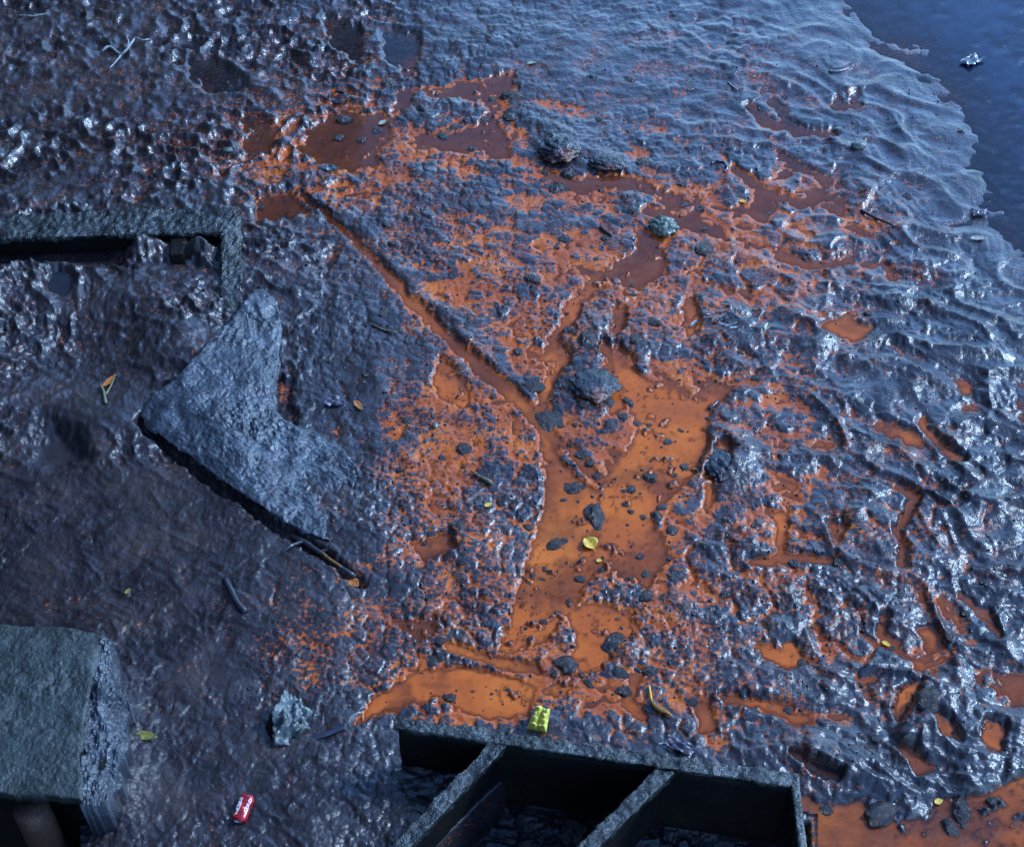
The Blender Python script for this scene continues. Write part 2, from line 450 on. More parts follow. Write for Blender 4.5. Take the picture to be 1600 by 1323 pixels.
def wet_film(nt, b, nrm, patchy, lo=.05, hi=.7, wt=None):
    # a film of water over the rough silt, thicker in some patches
    r = ramp(nt, patchy.outputs[0], [(.35, (lo,) * 3), (.6, (hi,) * 3)])
    if wt:
        mm = nd(nt, 'ShaderNodeMath', operation='MULTIPLY'); nt.links.new(r.outputs[0], mm.inputs[0]); nt.links.new(wt.outputs[0], mm.inputs[1])
        nt.links.new(mm.outputs[0], b.inputs['Coat Weight'])
    else: nt.links.new(r.outputs[0], b.inputs['Coat Weight'])
    b.inputs['Coat Roughness'].default_value = .07
    b.inputs['Coat IOR'].default_value = 1.4
    nt.links.new(nrm, b.inputs['Coat Normal'])
def mud_material():
    m, nt, b = new_mat('wet_mud')
    at = nd(nt, 'ShaderNodeAttribute', attribute_name='iron')
    n1 = noise_node(nt, 6, 5); n2 = noise_node(nt, 60, 4, .6); n3 = noise_node(nt, 150, 4, .65)
    base = ramp(nt, n1.outputs[0], [(.3, (.016, .012, .015)), (.52, (.032, .025, .028)), (.72, (.058, .042, .039))])
    q1 = nd(nt, 'ShaderNodeMath', operation='MULTIPLY_ADD', inp={1: 1.5, 2: -1.25})
    nt.links.new(n2.outputs[0], q1.inputs[0])
    q2 = nd(nt, 'ShaderNodeMath', operation='ADD'); nt.links.new(q1.outputs[0], q2.inputs[0]); nt.links.new(at.outputs['Fac'], q2.inputs[1])
    mul = nd(nt, 'ShaderNodeMath', operation='MULTIPLY_ADD', inp={1: 3.5, 2: .5}, use_clamp=True)
    nt.links.new(q2.outputs[0], mul.inputs[0])
    tone = ramp(nt, n1.outputs[0], [(.36, (.34, .085, .030)), (.5, (.62, .125, .018)), (.64, (.80, .20, .026))])
    orange = mixc(nt, n2.outputs[0], (.36, .068, .014), tone.outputs[0])
    c = mixc(nt, mul.outputs[0], base.outputs[0], orange)
    nt.links.new(c, b.inputs['Base Color'])
    rr = ramp(nt, n2.outputs[0], [(.3, (.12,) * 3), (.7, (.32,) * 3)])
    nt.links.new(rr.outputs[0], b.inputs['Roughness'])
    b.inputs['Specular IOR Level'].default_value = .5
    bb = bump(nt, n2.outputs[0], .5, .006)
    wa = nd(nt, 'ShaderNodeAttribute', attribute_name='wet')
    inv = nd(nt, 'ShaderNodeMath', operation='MULTIPLY_ADD', inp={1: -.75, 2: 1.0}); nt.links.new(mul.outputs[0], inv.inputs[0])
    wt = nd(nt, 'ShaderNodeMath', operation='MULTIPLY'); nt.links.new(wa.outputs['Fac'], wt.inputs[0]); nt.links.new(inv.outputs[0], wt.inputs[1])
    wet_film(nt, b, bb, n1, wt=wt)
    sl_ = nd(nt, 'ShaderNodeMath', operation='MULTIPLY_ADD', inp={1: .34, 2: .18}); nt.links.new(wt.outputs[0], sl_.inputs[0])
    nt.links.new(sl_.outputs[0], b.inputs['Specular IOR Level'])
    bb = bump(nt, n3.outputs[0], .5, .003, bb)
    nt.links.new(bb, b.inputs['Normal'])
    return m

def water_material():
    m, nt, b = new_mat('iron_water')
    out = nt.nodes['Material Output']
    dp = nd(nt, 'ShaderNodeAttribute', attribute_name='depth')
    ir = nd(nt, 'ShaderNodeAttribute', attribute_name='iron')
    n1 = noise_node(nt, 5, 4); n2 = noise_node(nt, 45, 4, .65)
    n0 = noise_node(nt, 2.2, 5, .6)
    org = ramp(nt, n0.outputs[0], [(.34, (.36, .082, .024)), (.5, (.55, .112, .016)), (.66, (.74, .175, .022))]).outputs[0]
    op = nd(nt, 'ShaderNodeAttribute', attribute_name='open')
    clear = mixc(nt, op.outputs['Fac'], (.020, .023, .034), (.045, .070, .150))  # open water: reflected sky partly put into the base colour as blue
    c = mixc(nt, ir.outputs['Fac'], clear, org)
    nt.links.new(c, b.inputs['Base Color'])
    b.inputs['Roughness'].default_value = .06
    b.inputs['IOR'].default_value = 1.33
    sc = noise_node(nt, 14, 3)
    nt.links.new(bump(nt, sc.outputs[0], .10, .004), b.inputs['Normal'])
    # turbid water hides the bed with depth; at the margin it is a clear film
    al = nd(nt, 'ShaderNodeMapRange', inp={'From Min': -.0015, 'From Max': .010, 'To Min': 0, 'To Max': 1})
    nt.links.new(dp.outputs['Fac'], al.inputs['Value'])
    rng_ = nd(nt, 'ShaderNodeMath', operation='MULTIPLY_ADD', inp={1: -.055, 2: .065}); nt.links.new(ir.outputs['Fac'], rng_.inputs[0])
    nt.links.new(rng_.outputs[0], al.inputs['From Max'])
    jit = nd(nt, 'ShaderNodeMath', operation='MULTIPLY_ADD', inp={1: 1.1, 2: .45}, use_clamp=True)
    nt.links.new(n2.outputs[0], jit.inputs[0])
    tt = nd(nt, 'ShaderNodeMath', operation='MULTIPLY', use_clamp=True)
    nt.links.new(al.outputs[0], tt.inputs[0]); nt.links.new(jit.outputs[0], tt.inputs[1])
    film = nd(nt, 'ShaderNodeBsdfTransparent')
    gl = nd(nt, 'ShaderNodeBsdfGlossy', inp={'Roughness': .06})
    fr = nd(nt, 'ShaderNodeFresnel', inp={'IOR': 1.33})
    m1 = nd(nt, 'ShaderNodeMixShader')
    nt.links.new(fr.outputs[0], m1.inputs[0]); nt.links.new(film.outputs[0], m1.inputs[1]); nt.links.new(gl.outputs[0], m1.inputs[2])
    m2 = nd(nt, 'ShaderNodeMixShader')
    nt.links.new(tt.outputs[0], m2.inputs[0]); nt.links.new(m1.outputs[0], m2.inputs[1]); nt.links.new(b.outputs[0], m2.inputs[2])
    nt.links.new(m2.outputs[0], out.inputs['Surface'])
    return m

def caked_material(name, c1, c2, c3, rough=(.25, .5), bs=1.0, wet=.7):
    m, nt, b = new_mat(name)
    n1 = noise_node(nt, 9, 5); n2 = noise_node(nt, 70, 4, .6); n3 = noise_node(nt, 220, 2)
    base = ramp(nt, n1.outputs[0], [(.3, c1), (.52, c2), (.72, c3)])
    c = mixc(nt, n2.outputs[0], base.outputs[0], c1)
    nt.links.new(c, b.inputs['Base Color'])
    rr = ramp(nt, n2.outputs[0], [(.3, (rough[0],) * 3), (.7, (rough[1],) * 3)])
    nt.links.new(rr.outputs[0], b.inputs['Roughness'])
    bb = bump(nt, n2.outputs[0], .6 * bs, .008); wet_film(nt, b, bb, n1, .0, wet); bb = bump(nt, n3.outputs[0], .6 * bs, .003, bb)
    nt.links.new(bb, b.inputs['Normal'])
    return m
def plain(name, c, rough=.4, spec=.5, var=.25, scale=30, bs=.3, dirt=.5):
    m, nt, b = new_mat(name)
    n = noise_node(nt, scale, 4)
    d = tuple(x * (1 - var) for x in c); e = tuple(min(1, x * (1 + var)) for x in c)
    r = ramp(nt, n.outputs[0], [(.3, d), (.7, e)])
    dn_ = noise_node(nt, 55, 5, .7)
    df = ramp(nt, dn_.outputs[0], [(.62 - .22 * dirt, (0, 0, 0)), (.70 - .12 * dirt, (.85, .85, .85))])
    nt.links.new(mixc(nt, df.outputs[0], r.outputs[0], (.025, .024, .028)), b.inputs['Base Color'])
    b.inputs['Roughness'].default_value = rough
    b.inputs['Specular IOR Level'].default_value = spec
    nt.links.new(bump(nt, n.outputs[0], bs, .004), b.inputs['Normal'])
    return m
M_MUD = mud_material()
M_WATER = water_material()
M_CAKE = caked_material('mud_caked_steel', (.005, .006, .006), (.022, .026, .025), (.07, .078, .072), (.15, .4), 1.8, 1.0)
M_PLATE = caked_material('mud_crust', (.022, .026, .036), (.045, .052, .068), (.085, .10, .12), (.10, .30), 1.3, 1.0)
M_SLAB = caked_material('silt_on_concrete', (.014, .018, .018), (.046, .058, .057), (.085, .10, .098), (.3, .6), 1.8, .4)
M_BLACK = caked_material('shade_black', (.005, .005, .005), (.012, .010, .009), (.03, .017, .011), (.5, .9), 1.5, .12)  # near-black colour stands in for shade on front faces, hollows and folds
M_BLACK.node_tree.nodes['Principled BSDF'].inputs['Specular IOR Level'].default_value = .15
M_RUST = caked_material('rusted_steel', (.03, .012, .006), (.055, .024, .010), (.10, .045, .016), (.6, .9), 1, .0)
M_STONE = caked_material('wet_dark_stone', (.009, .010, .015), (.018, .018, .023), (.04, .032, .030), (.10, .28), 1.2)
_nt = M_STONE.node_tree; _b = _nt.nodes['Principled BSDF']
_src = _b.inputs['Base Color'].links[0].from_socket
_n = noise_node(_nt, 2.3, 5, .7); _r = ramp(_nt, _n.outputs[0], [(.54, (0, 0, 0)), (.66, (.75, .75, .75))])
_nt.links.new(mixc(_nt, _r.outputs[0], _src, (.30, .07, .012)), _b.inputs['Base Color'])
M_PALE = caked_material('pale_wet_stone', (.06, .075, .06), (.16, .19, .15), (.30, .33, .26), (.2, .4), .6)

# ------------------------------------------------------------------ object helpers
def link(name, me, mat, parent=None):
    o = bpy.data.objects.new(name, me); col.objects.link(o)
    if mat and not me.materials: me.materials.append(mat)
    if parent: o.parent = parent
    return o
def tag(o, label, cat, group=None):
    o['label'] = label; o['category'] = cat
    if group: o['group'] = group
    return o
def root(name, loc, label, cat, group=None):
    o = bpy.data.objects.new(name, None); o.empty_display_size = .05
    col.objects.link(o); o.location = loc
    return tag(o, label, cat, group)
def pydata(name, vs_, fs, smooth=True):
    me = bpy.data.meshes.new(name); me.from_pydata([tuple(v) for v in vs_], [], fs)
    if smooth: me.polygons.foreach_set('use_smooth', [True] * len(me.polygons))
    me.update(); return me
def local(vs_, par):
    return [Vector(v) - par.location for v in vs_] if par else vs_
def fb3(p, s, o=3):
    return mnoise.fractal(Vector(p) * s, .7, 2.0, o)

# ------------------------------------------------------------------ the setting
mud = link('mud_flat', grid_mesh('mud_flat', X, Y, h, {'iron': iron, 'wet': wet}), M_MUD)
mud['kind'] = 'structure'
st = 2
hw, xw, yw = h[::st, ::st], X[::st, ::st], Y[::st, ::st]
c4 = np.minimum(np.minimum(hw[1:, :-1], hw[1:, 1:]), np.minimum(hw[:-1, 1:], hw[:-1, :-1]))
Uc, Vc = U[::st, ::st][:-1, :-1], V[::st, ::st][:-1, :-1]
dry = ((Uc < 1275) & (Uc > 470) & (Vc > 1180) & (Vc - 1180 > (Uc - 640) * .14)) | ((Vc > 1230) & (Uc < 300))
wat = link('water', grid_mesh('water', xw, yw, np.zeros_like(xw), {'iron': iron_w[::st, ::st], 'depth': -hw, 'open': np.maximum(river, shore * sst(600, 450, V))[::st, ::st]}, (c4 < .004) & ~dry), M_WATER)
wat['kind'] = 'structure'
# the flat and the river go on outside the surveyed patch
def outer():
    x0, x1 = X[:, 0], X[:, -1]
    ring = [(X[j, 0], Y[j, 0]) for j in range(NV - 1, -1, -60)] + [(X[0, i], Y[0, i]) for i in range(0, NU, 60)] \
         + [(X[j, -1], Y[j, -1]) for j in range(0, NV, 60)] + [(X[-1, i], Y[-1, i]) for i in range(NU - 1, -1, -60)]
    cx, cy = 0, 6.0
    vv, ff = [], []
    ks = [.985, 1.1, 1.4, 2.2, 4, 9, 25, 80]
    n = len(ring)
    for k in ks:
        for (x, y) in ring:
            px, py = cx + (x - cx) * k, cy + (y - cy) * k
            z = -.03 + (.05 * mnoise.noise(Vector((px * 1.5, py * 1.5, 0))) if k > 1 else -.08)
            if px > 1.0 and py > .2 * px + 5: z -= .12
            vv.append((px, py, z))
    for r in range(len(ks) - 1):
        for i in range(n):
            j = (i + 1) % n
            ff.append((r * n + i, r * n + j, (r + 1) * n + j, (r + 1) * n + i))
    me = pydata('far_mud', vv, ff)
    t = me.attributes.new('wet', 'FLOAT', 'POINT'); t.data.foreach_set('value', [.8] * len(vv))
    o = link('far_mud', me, M_MUD); o['kind'] = 'structure'
    wv_ = [(x * 1.0, y, -.001) for (x, y) in []]
outer()
for (u, v, r, lv) in PUDDLES:
    c0 = pt(u, v, 0); c0.z = lv; rr_ = min(r, 50) * .0034
    vv = [(c0.x, c0.y, lv)] + [(c0.x + rr_ * math.cos(a / 24 * 2 * math.pi), c0.y + 1.1 * rr_ * math.sin(a / 24 * 2 * math.pi), lv) for a in range(24)]
    me = pydata('puddle', vv, [(0, 1 + a, 1 + (a + 1) % 24) for a in range(24)])
    for nm, val in (('iron', 0.0), ('depth', .1)):
        t = me.attributes.new(nm, 'FLOAT', 'POINT'); t.data.foreach_set('value', [val] * len(vv))
    o = link('puddle', me, M_WATER); o['kind'] = 'structure'
def river_sheet():
    a = [(X[0, i], Y[0, i]) for i in range(int(NU * .6), NU, 40)] + [(X[j, -1], Y[j, -1]) for j in range(0, int(NV * .5), 40)]
    n = len(a); vv = []; ff = []
    for k in (1.0, 1.5, 3, 8, 30, 120):
        vv += [((x) * k, 4 + (y - 4) * k, -.002 if k == 1 else 0) for (x, y) in a]
    for r in range(5):
        for i in range(n - 1):
            ff.append((r * n + i, (r + 1) * n + i, (r + 1) * n + i + 1, r * n + i + 1))
    me = pydata('river', vv, ff)
    for nm, val in (('iron', 0.0), ('depth', .1), ('open', 1.0)):
        t = me.attributes.new(nm, 'FLOAT', 'POINT'); t.data.foreach_set('value', [val] * len(vv))
    o = link('river', me, M_WATER); o['kind'] = 'structure'
river_sheet()


# ------------------------------------------------------------------ unseen wall added left of the frame so the mud mirrors something dark
def unseen_dark_wall():
    vv, ff = [], []
    ny, nz = 60, 20
    for j in range(nz + 1):
        for i in range(ny + 1):
            y = -6 + 46 * i / ny; z = -.5 + 16.5 * j / nz
            vv.append((-3.5 - .02 * z + .05 * mnoise.noise(Vector((y * .9, z * .9, 3))), y, z))
    for j in range(nz):
        for i in range(ny):
            a = j * (ny + 1) + i
            ff.append((a, a + ny + 1, a + ny + 2, a + 1))
    n = len(vv); t = (nz) * (ny + 1)
    vv += [(-6.5, -6, 16.0), (-6.5, 40, 16.0), (-6.5, -6, -.5), (-6.5, 40, -.5)]
    ff += [(t, n, n + 1, t + ny), (n, n + 2, n + 3, n + 1)]
    o = link('unseen_dark_wall', pydata('unseen_dark_wall', vv, ff, False), M_ADDED_WALL); o['kind'] = 'structure'
M_ADDED_WALL = caked_material('added_wall_dark', (.014, .014, .016), (.024, .024, .024), (.035, .034, .032), (.6, .9), 1, 0.0)
unseen_dark_wall()

# ------------------------------------------------------------------ shape builders
def box_mesh(c, seg, amp=.0, freq=12, seed=0.0, par=None, fine=0.0):
    """caked box: c = 8 corners (bottom 4 counter-clockwise, top 4), seg = subdivisions along the three edges"""
    c = [Vector(p) for p in c]
    def tri(a, b, d):
        lo = (c[0] * (1 - a) + c[1] * a) * (1 - b) + (c[3] * (1 - a) + c[2] * a) * b
        hi = (c[4] * (1 - a) + c[5] * a) * (1 - b) + (c[7] * (1 - a) + c[6] * a) * b
        return lo * (1 - d) + hi * d
    bm = bmesh.new()
    def face(f, n, m):
        g = [[bm.verts.new(f(i / n, j / m)) for i in range(n + 1)] for j in range(m + 1)]
        for j in range(m):
            for i in range(n):
                bm.faces.new((g[j][i], g[j][i + 1], g[j + 1][i + 1], g[j + 1][i]))
    a, b, d = seg
    face(lambda s, t: tri(s, t, 1), a, b); face(lambda s, t: tri(s, 1 - t, 0), a, b)
    face(lambda s, t: tri(s, 0, t), a, d); face(lambda s, t: tri(1 - s, 1, t), a, d)
    face(lambda s, t: tri(0, 1 - s, t), b, d); face(lambda s, t: tri(1, s, t), b, d)
    bmesh.ops.remove_doubles(bm, verts=bm.verts, dist=1e-5)
    bm.normal_update()
    nor = {v: v.normal.copy() for v in bm.verts}
    for v in bm.verts:
        p = v.co + Vector((seed, seed * .7, 0))
        v.co += nor[v] * (amp * fb3(p, freq) + fine * fb3(p, freq * 5, 2))
    if par:
        for v in bm.verts: v.co -= par.location
    me = bpy.data.meshes.new('box'); bm.to_mesh(me); bm.free()
    me.polygons.foreach_set('use_smooth', [True] * len(me.polygons))
    return me
def prism(quad_px, z, depth, extra=(0, 0)):
    """8 corners of a box whose top is four survey pixels at height z (near-left, near-right, far-right, far-left)"""
    zs = z if isinstance(z, (list, tuple)) else [z] * 4
    top = [pt(u, v, q) for (u, v), q in zip(quad_px, zs)]
    bot = [p - Vector((0, 0, depth)) for p in top]
    return bot + top
def along(pl, n):
    P = [Vector(p) for p in pl]
    L = [0]
    for a, b in zip(P[:-1], P[1:]): L.append(L[-1] + (b - a).length)
    out = []
    for i in range(n + 1):
        t = L[-1] * i / n; k = 0
        while k < len(L) - 2 and L[k + 1] < t: k += 1
        f = (t - L[k]) / max(L[k + 1] - L[k], 1e-9)
        out.append(P[k].lerp(P[k + 1], f))
    return out
def patch_mesh(B, T, L, Rr, nu, nv, thick, amp, freq, fine, par, edge=.01, seed=0.0, ragged=.0):
    """Coons patch over four survey polylines (u, v, z) with a skirt of the given thickness"""
    w3 = lambda pl: [pt(u, v, z) for (u, v, z) in pl]
    b, t, l, r = along(w3(B), nu), along(w3(T), nu), along(w3(L), nv), along(w3(Rr), nv)
    g = []
    for j in range(nv + 1):
        q = j / nv; row = []
        for i in range(nu + 1):
            p = i / nu
            P = b[i] * (1 - q) + t[i] * q + l[j] * (1 - p) + r[j] * p - (b[0] * (1 - p) * (1 - q) + b[-1] * p * (1 - q) + t[0] * (1 - p) * q + t[-1] * p * q)
            S = P + Vector((seed, 0, 0))
            e = min(i, nu - i, j, nv - j)
            P = P + Vector((0, 0, amp * fb3(S, freq) + .22 * amp * fb3(S, freq * 13, 2) + fine * fb3(S, freq * 4.3, 3) * (.35 + 1.3 * max(0, fb3(S + Vector((9, 4, 0)), freq * .8, 2))) - edge * max(0, 1 - e / 3) ** 2))
            if e == 0:
                P += Vector((ragged * fb3(S, 18), ragged * fb3(S + Vector((5, 0, 0)), 18), 0))
            row.append(P)
        g.append(row)
    vv = [p for row in g for p in row]
    idx = lambda j, i: j * (nu + 1) + i
    ff = [(idx(j, i), idx(j, i + 1), idx(j + 1, i + 1), idx(j + 1, i)) for j in range(nv) for i in range(nu)]
    rim = [idx(0, i) for i in range(nu)] + [idx(j, nu) for j in range(nv)] + [idx(nv, i) for i in range(nu, 0, -1)] + [idx(j, 0) for j in range(nv, 0, -1)]
    n0 = len(vv); cen = sum((vv[k] for k in rim), Vector()) / len(rim)
    vv += [vv[k] + Vector(((cen.x - vv[k].x) * .03, (cen.y - vv[k].y) * .03, -thick)) for k in rim]
    m = len(rim)
    ff += [(rim[(k + 1) % m], rim[k], n0 + k, n0 + (k + 1) % m) for k in range(m)]
    vv.append(cen - Vector((0, 0, thick))); c = len(vv) - 1
    ff += [(n0 + (k + 1) % m, n0 + k, c) for k in range(m)]
    me = pydata('patch', local(vv, par), ff)
    # outward normals
    bm = bmesh.new(); bm.from_mesh(me); bmesh.ops.recalc_face_normals(bm, faces=bm.faces); bm.to_mesh(me); bm.free()
    return me
def tube_mesh(P, rad, k=7, par=None, flat=1.0, amp=0.0):
    P = [Vector(p) for p in P]; n = len(P)
    vv, ff = [], []
    for i, p in enumerate(P):
        d = (P[min(i + 1, n - 1)] - P[max(i - 1, 0)]).normalized()
        s = d.cross(Vector((0, 1, 0) if abs(d.z) > .9 else (0, 0, 1))).normalized(); up_ = s.cross(d)
        r = rad[i] if isinstance(rad, (list, tuple)) else rad
        for a in range(k):
            t = 2 * math.pi * a / k
            q = r * (1 + amp * mnoise.noise(p * 60 + Vector((a, 0, 0))))
            vv.append(p + s * math.cos(t) * q + up_ * math.sin(t) * q * flat)
    for i in range(n - 1):
        for a in range(k):
            b = (a + 1) % k
            ff.append((i * k + a, i * k + b, (i + 1) * k + b, (i + 1) * k + a))
    ff += [tuple(range(k))[::-1], tuple((n - 1) * k + a for a in range(k))]
    return pydata('tube', local(vv, par), ff)

# ------------------------------------------------------------------ mud-caked steel frame on the left
fr = root('angle_iron_rack', pt(200, 350, .05), 'mud-caked rectangular steel frame lying half sunk in the left bank', 'frame')
ZF = .17
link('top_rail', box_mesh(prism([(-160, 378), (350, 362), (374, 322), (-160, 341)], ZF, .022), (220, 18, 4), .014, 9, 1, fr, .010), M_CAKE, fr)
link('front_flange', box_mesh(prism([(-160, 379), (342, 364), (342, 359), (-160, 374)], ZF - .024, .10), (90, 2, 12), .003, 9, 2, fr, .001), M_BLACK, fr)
link('side_rail', box_mesh(prism([(345, 490), (378, 484), (376, 325), (346, 364)], [.10, .10, ZF - .002, ZF - .002], .05), (16, 90, 6), .014, 9, 3, fr, .009), M_CAKE, fr)
link('bracket', box_mesh(prism([(264, 398), (286, 397), (292, 371), (266, 372)], [ZF - .022, ZF - .022, ZF - .022, ZF - .022], .115), (6, 6, 16), .005, 14, 4, fr, .001), M_BLACK, fr)

# ------------------------------------------------------------------ tilted plate under a crust of mud
pl = root('sunken_plate', pt(380, 680, .03), 'blue-grey triangular plate under mud crust, tilted over a black gap', 'plate')
PB = [(216, 648, .10), (240, 672, .10), (262, 690, .10), (300, 714, .095), (330, 737, .09), (400, 786, .08), (430, 804, .07), (480, 832, .058), (518, 846, .05)]
PT = [(398, 450, .125), (418, 452, .11), (436, 480, .09), (441, 510, .08), (434, 570, .075), (428, 640, .07), (446, 654, .05), (500, 682, .03), (540, 705, .022), (566, 735, .020)]
PL = [(216, 648, .10), (236, 618, .13), (270, 590, .15), (340, 520, .145), (398, 450, .125)]
PR = [(518, 846, .05), (510, 818, .045), (526, 790, .035), (524, 776, .033), (550, 766, .025), (566, 735, .020)]
link('crust', patch_mesh(PB, PT, PL, PR, 190, 170, .012, .014, 5, .014, pl, .005, 3, .022), M_PLATE, pl)
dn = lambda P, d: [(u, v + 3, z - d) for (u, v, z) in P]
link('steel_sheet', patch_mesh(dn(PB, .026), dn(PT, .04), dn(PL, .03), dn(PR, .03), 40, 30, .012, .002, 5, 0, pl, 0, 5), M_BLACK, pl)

# ------------------------------------------------------------------ silted slab in the lower left corner
sl = root('landing_slab', pt(60, 1250, -.1), 'grey silted slab over a dark hollow in the lower left corner', 'slab')
ZS = .30
SB = [(-160, 1232, ZS), (0, 1240, ZS), (60, 1243, ZS), (128, 1250, ZS)]
ST = [(-160, 968, ZS), (0, 974, ZS), (100, 978, ZS), (164, 990, ZS - .01)]
SL = [(-160, 1232, ZS), (-160, 968, ZS)]
SR = [(128, 1250, ZS), (126, 1180, ZS), (134, 1110, ZS), (150, 1040, ZS), (164, 990, ZS - .01)]
link('top', patch_mesh(SB, ST, SL, SR, 160, 150, .05, .007, 8, .008, sl, .006, 9, .010), M_SLAB, sl)
FB = [(124, 1252, ZS - .015), (145, 1256, .26), (164, 1258, .23)]
FT = [(160, 992, ZS - .02), (172, 1006, .27), (186, 1030, .22)]
FL = [(124, 1252, ZS - .015), (123, 1180, ZS - .015), (131, 1110, ZS - .015), (147, 1040, ZS - .015), (160, 992, ZS - .02)]
FR = [(164, 1258, .23), (190, 1225, .20), (186, 1200, .20), (204, 1170, .19), (196, 1130, .19), (206, 1100, .18), (190, 1070, .19), (186, 1030, .22)]
link('mud_fringe', patch_mesh(FB, FT, FL, FR, 50, 150, .24, .030, 9, .022, sl, .004, 11, .010), M_PLATE, sl)
link('back_wall', box_mesh([pt(-160, 1235, ZS) + Vector(d) for d in ((0, .10, -.8), (.60, .10, -.8), (.60, .16, -.8), (0, .16, -.8), (0, .10, -.06), (.60, .10, -.06), (.60, .16, -.06), (0, .16, -.06))], (20, 2, 10), .006, 9, 2, sl), M_BLACK, sl)
pb = pt(48, 1262, ZS - .07)
link('post', tube_mesh([pb + Vector((0, 0, -.75)), pb + Vector((0, 0, -.3)), pb + Vector((0, 0, -.1)), pb], .055, 20, sl, 1, .05), M_RUST, sl)

# ------------------------------------------------------------------ open steel box at the bottom edge
bx = root('steel_box', pt(930, 1250, -.1), 'open dark steel box with a mud-caked rim and slanting bars at the bottom edge', 'steel box')
ZB = .25
link('rim', box_mesh(prism([(618, 1137), (1236, 1228), (1247, 1209), (611, 1118)], ZB, .016), (220, 12, 3), .008, 12, 6, bx, .004), M_CAKE, bx)
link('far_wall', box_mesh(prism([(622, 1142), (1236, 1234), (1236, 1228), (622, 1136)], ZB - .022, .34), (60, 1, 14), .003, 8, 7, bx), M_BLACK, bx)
for k, (a, b, c, d) in enumerate([((502, 1440), (530, 1440), (790, 1166), (764, 1159)), ((784, 1440), (816, 1440), (1054, 1206), (1026, 1199))]):
    q = [a, b, c, d]
    link('bar', box_mesh(prism(q, ZB - .004, .03), (12, 120, 5), .008, 12, 8 + k, bx, .004), M_CAKE, bx)
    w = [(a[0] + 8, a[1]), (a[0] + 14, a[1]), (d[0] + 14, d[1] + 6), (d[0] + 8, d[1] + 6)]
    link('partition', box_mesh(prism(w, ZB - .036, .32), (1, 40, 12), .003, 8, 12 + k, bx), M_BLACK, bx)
link('side_wall', box_mesh(prism([(1262, 1440), (1276, 1440), (1248, 1214), (1236, 1222)], ZB - .002, .36), (3, 60, 14), .004, 12, 15, bx, .0015), M_CAKE, bx)

# ------------------------------------------------------------------ stones set in the mud (parts of the mud flat)
def stone_mesh(seed, sub=3):
    bm = bmesh.new(); bmesh.ops.create_icosphere(bm, subdivisions=sub, radius=1)
    for v in bm.verts:
        d = v.co.normalized(); o = Vector((seed * 7.3, seed * 3.1, 0))
        r = 1 + .30 * mnoise.noise(d * 1.1 + o) + .24 * mnoise.noise(d * 2.4 + o) + .14 * mnoise.noise(d * 5 + o) + .07 * mnoise.noise(d * 11 + o)
        v.co = d * r
    me = bpy.data.meshes.new('stone'); bm.to_mesh(me); bm.free()
    me.polygons.foreach_set('use_smooth', [True] * len(me.polygons))
    me.materials.append(M_STONE)
    return me
STV = [stone_mesh(k + 1) for k in range(9)]
random.seed(11)
STONES = [(834,603,17),(884,603,14),(910,599,8),(858,656,18),(915,630,14),(951,628,13),(972,652,11),(953,663,11),(982,628,9),(994,530,15),(918,530,16),
 (951,534,9),(1023,503,9),(891,695,7),(908,711,10),(922,723,8),(932,743,9),(939,762,4),(894,762,15),(880,781,7),(987,764,10),(1015,745,10),
 (932,809,22),(996,661,6),(1015,663,5),(1044,690,7),(1054,742,5),(977,788,6),(987,799,6),(1004,807,6),(1027,805,9),(1035,793,7),(1049,829,11),(826,823,8),
 (726,702,13),(692,716,6),(638,657,12),(733,788,5),(719,819,10),(599,489,10),(810,549,9),(832,434,13),(874,295,15),(887,270,13),(936,188,8),
 (946,206,5),(1005,252,13),(989,327,13),(1095,325,7),(962,315,5),(940,299,6),(949,373,8),(1101,387,16),(882,374,10),(692,213,8),(709,199,9),(757,187,9),
 (730,187,6),(802,151,18),(795,182,12),(540,187,13),(589,203,8),(565,218,8),(530,215,8),(1504,1264,15),(1486,1296,16),(1375,1268,20),(1450,1093,24),
 (1289,1264,9),(965,1008,24),(976,1079,14),(969,1052,12),(1017,1050,13),(1132,925,9),(851,889,6),(832,899,5),(886,1037,17),(920,1067,9),(703,1089,9),
 (686,1001,9),(676,1030,12),(1081,1094,9),(1066,947,8),(1000,870,9),(985,905,7),(905,905,9),(880,845,9),(866,850,13),(940,890,7),(1010,930,12),(1055,900,10),
 (925,120,8),(985,125,10),(610,130,12),(660,170,9),(1180,590,7),(1150,610,6),(1240,880,7),(1310,880,9),(1230,1110,8),(1345,1150,9),(1550,1250,8)]
occupied = [(u, v) for (u, v, r) in STONES]
tries = 0
while len(STONES) < 285 and tries < 9000:
    tries += 1
    u, v = random.uniform(380, 1590), random.uniform(90, 1290)
    i = int((u - us[0]) / (us[1] - us[0])); j = int((v - vs[0]) / (vs[1] - vs[0]))
    if random.random() > zone[j, i] * 1.3 or river[j, i] > .1 or (v > 1100 and u < 1300): continue
    r = random.choice([3, 3.5, 4, 4, 5, 5, 6, 7])
    if min((u - a) ** 2 + (v - b) ** 2 for a, b in occupied) < (r * 2.6) ** 2: continue
    STONES.append((u, v, r)); occupied.append((u, v))
for k, (u, v, r) in enumerate(STONES):
    p = on_mud(u, v)
    d = (p - cam.location).length / F
    o = bpy.data.objects.new('stone', STV[k % len(STV)]); col.objects.link(o); o.parent = mud
    a, b = random.uniform(.85, 1.35), random.uniform(.7, 1.1)
    o.scale = (r * d * a, r * d * b, r * d * random.uniform(.42, .65))
    o.location = p + Vector((0, 0, -r * d * .2))
    o.rotation_euler = (random.uniform(-.25, .25), random.uniform(-.25, .25), random.uniform(0, 6.28))
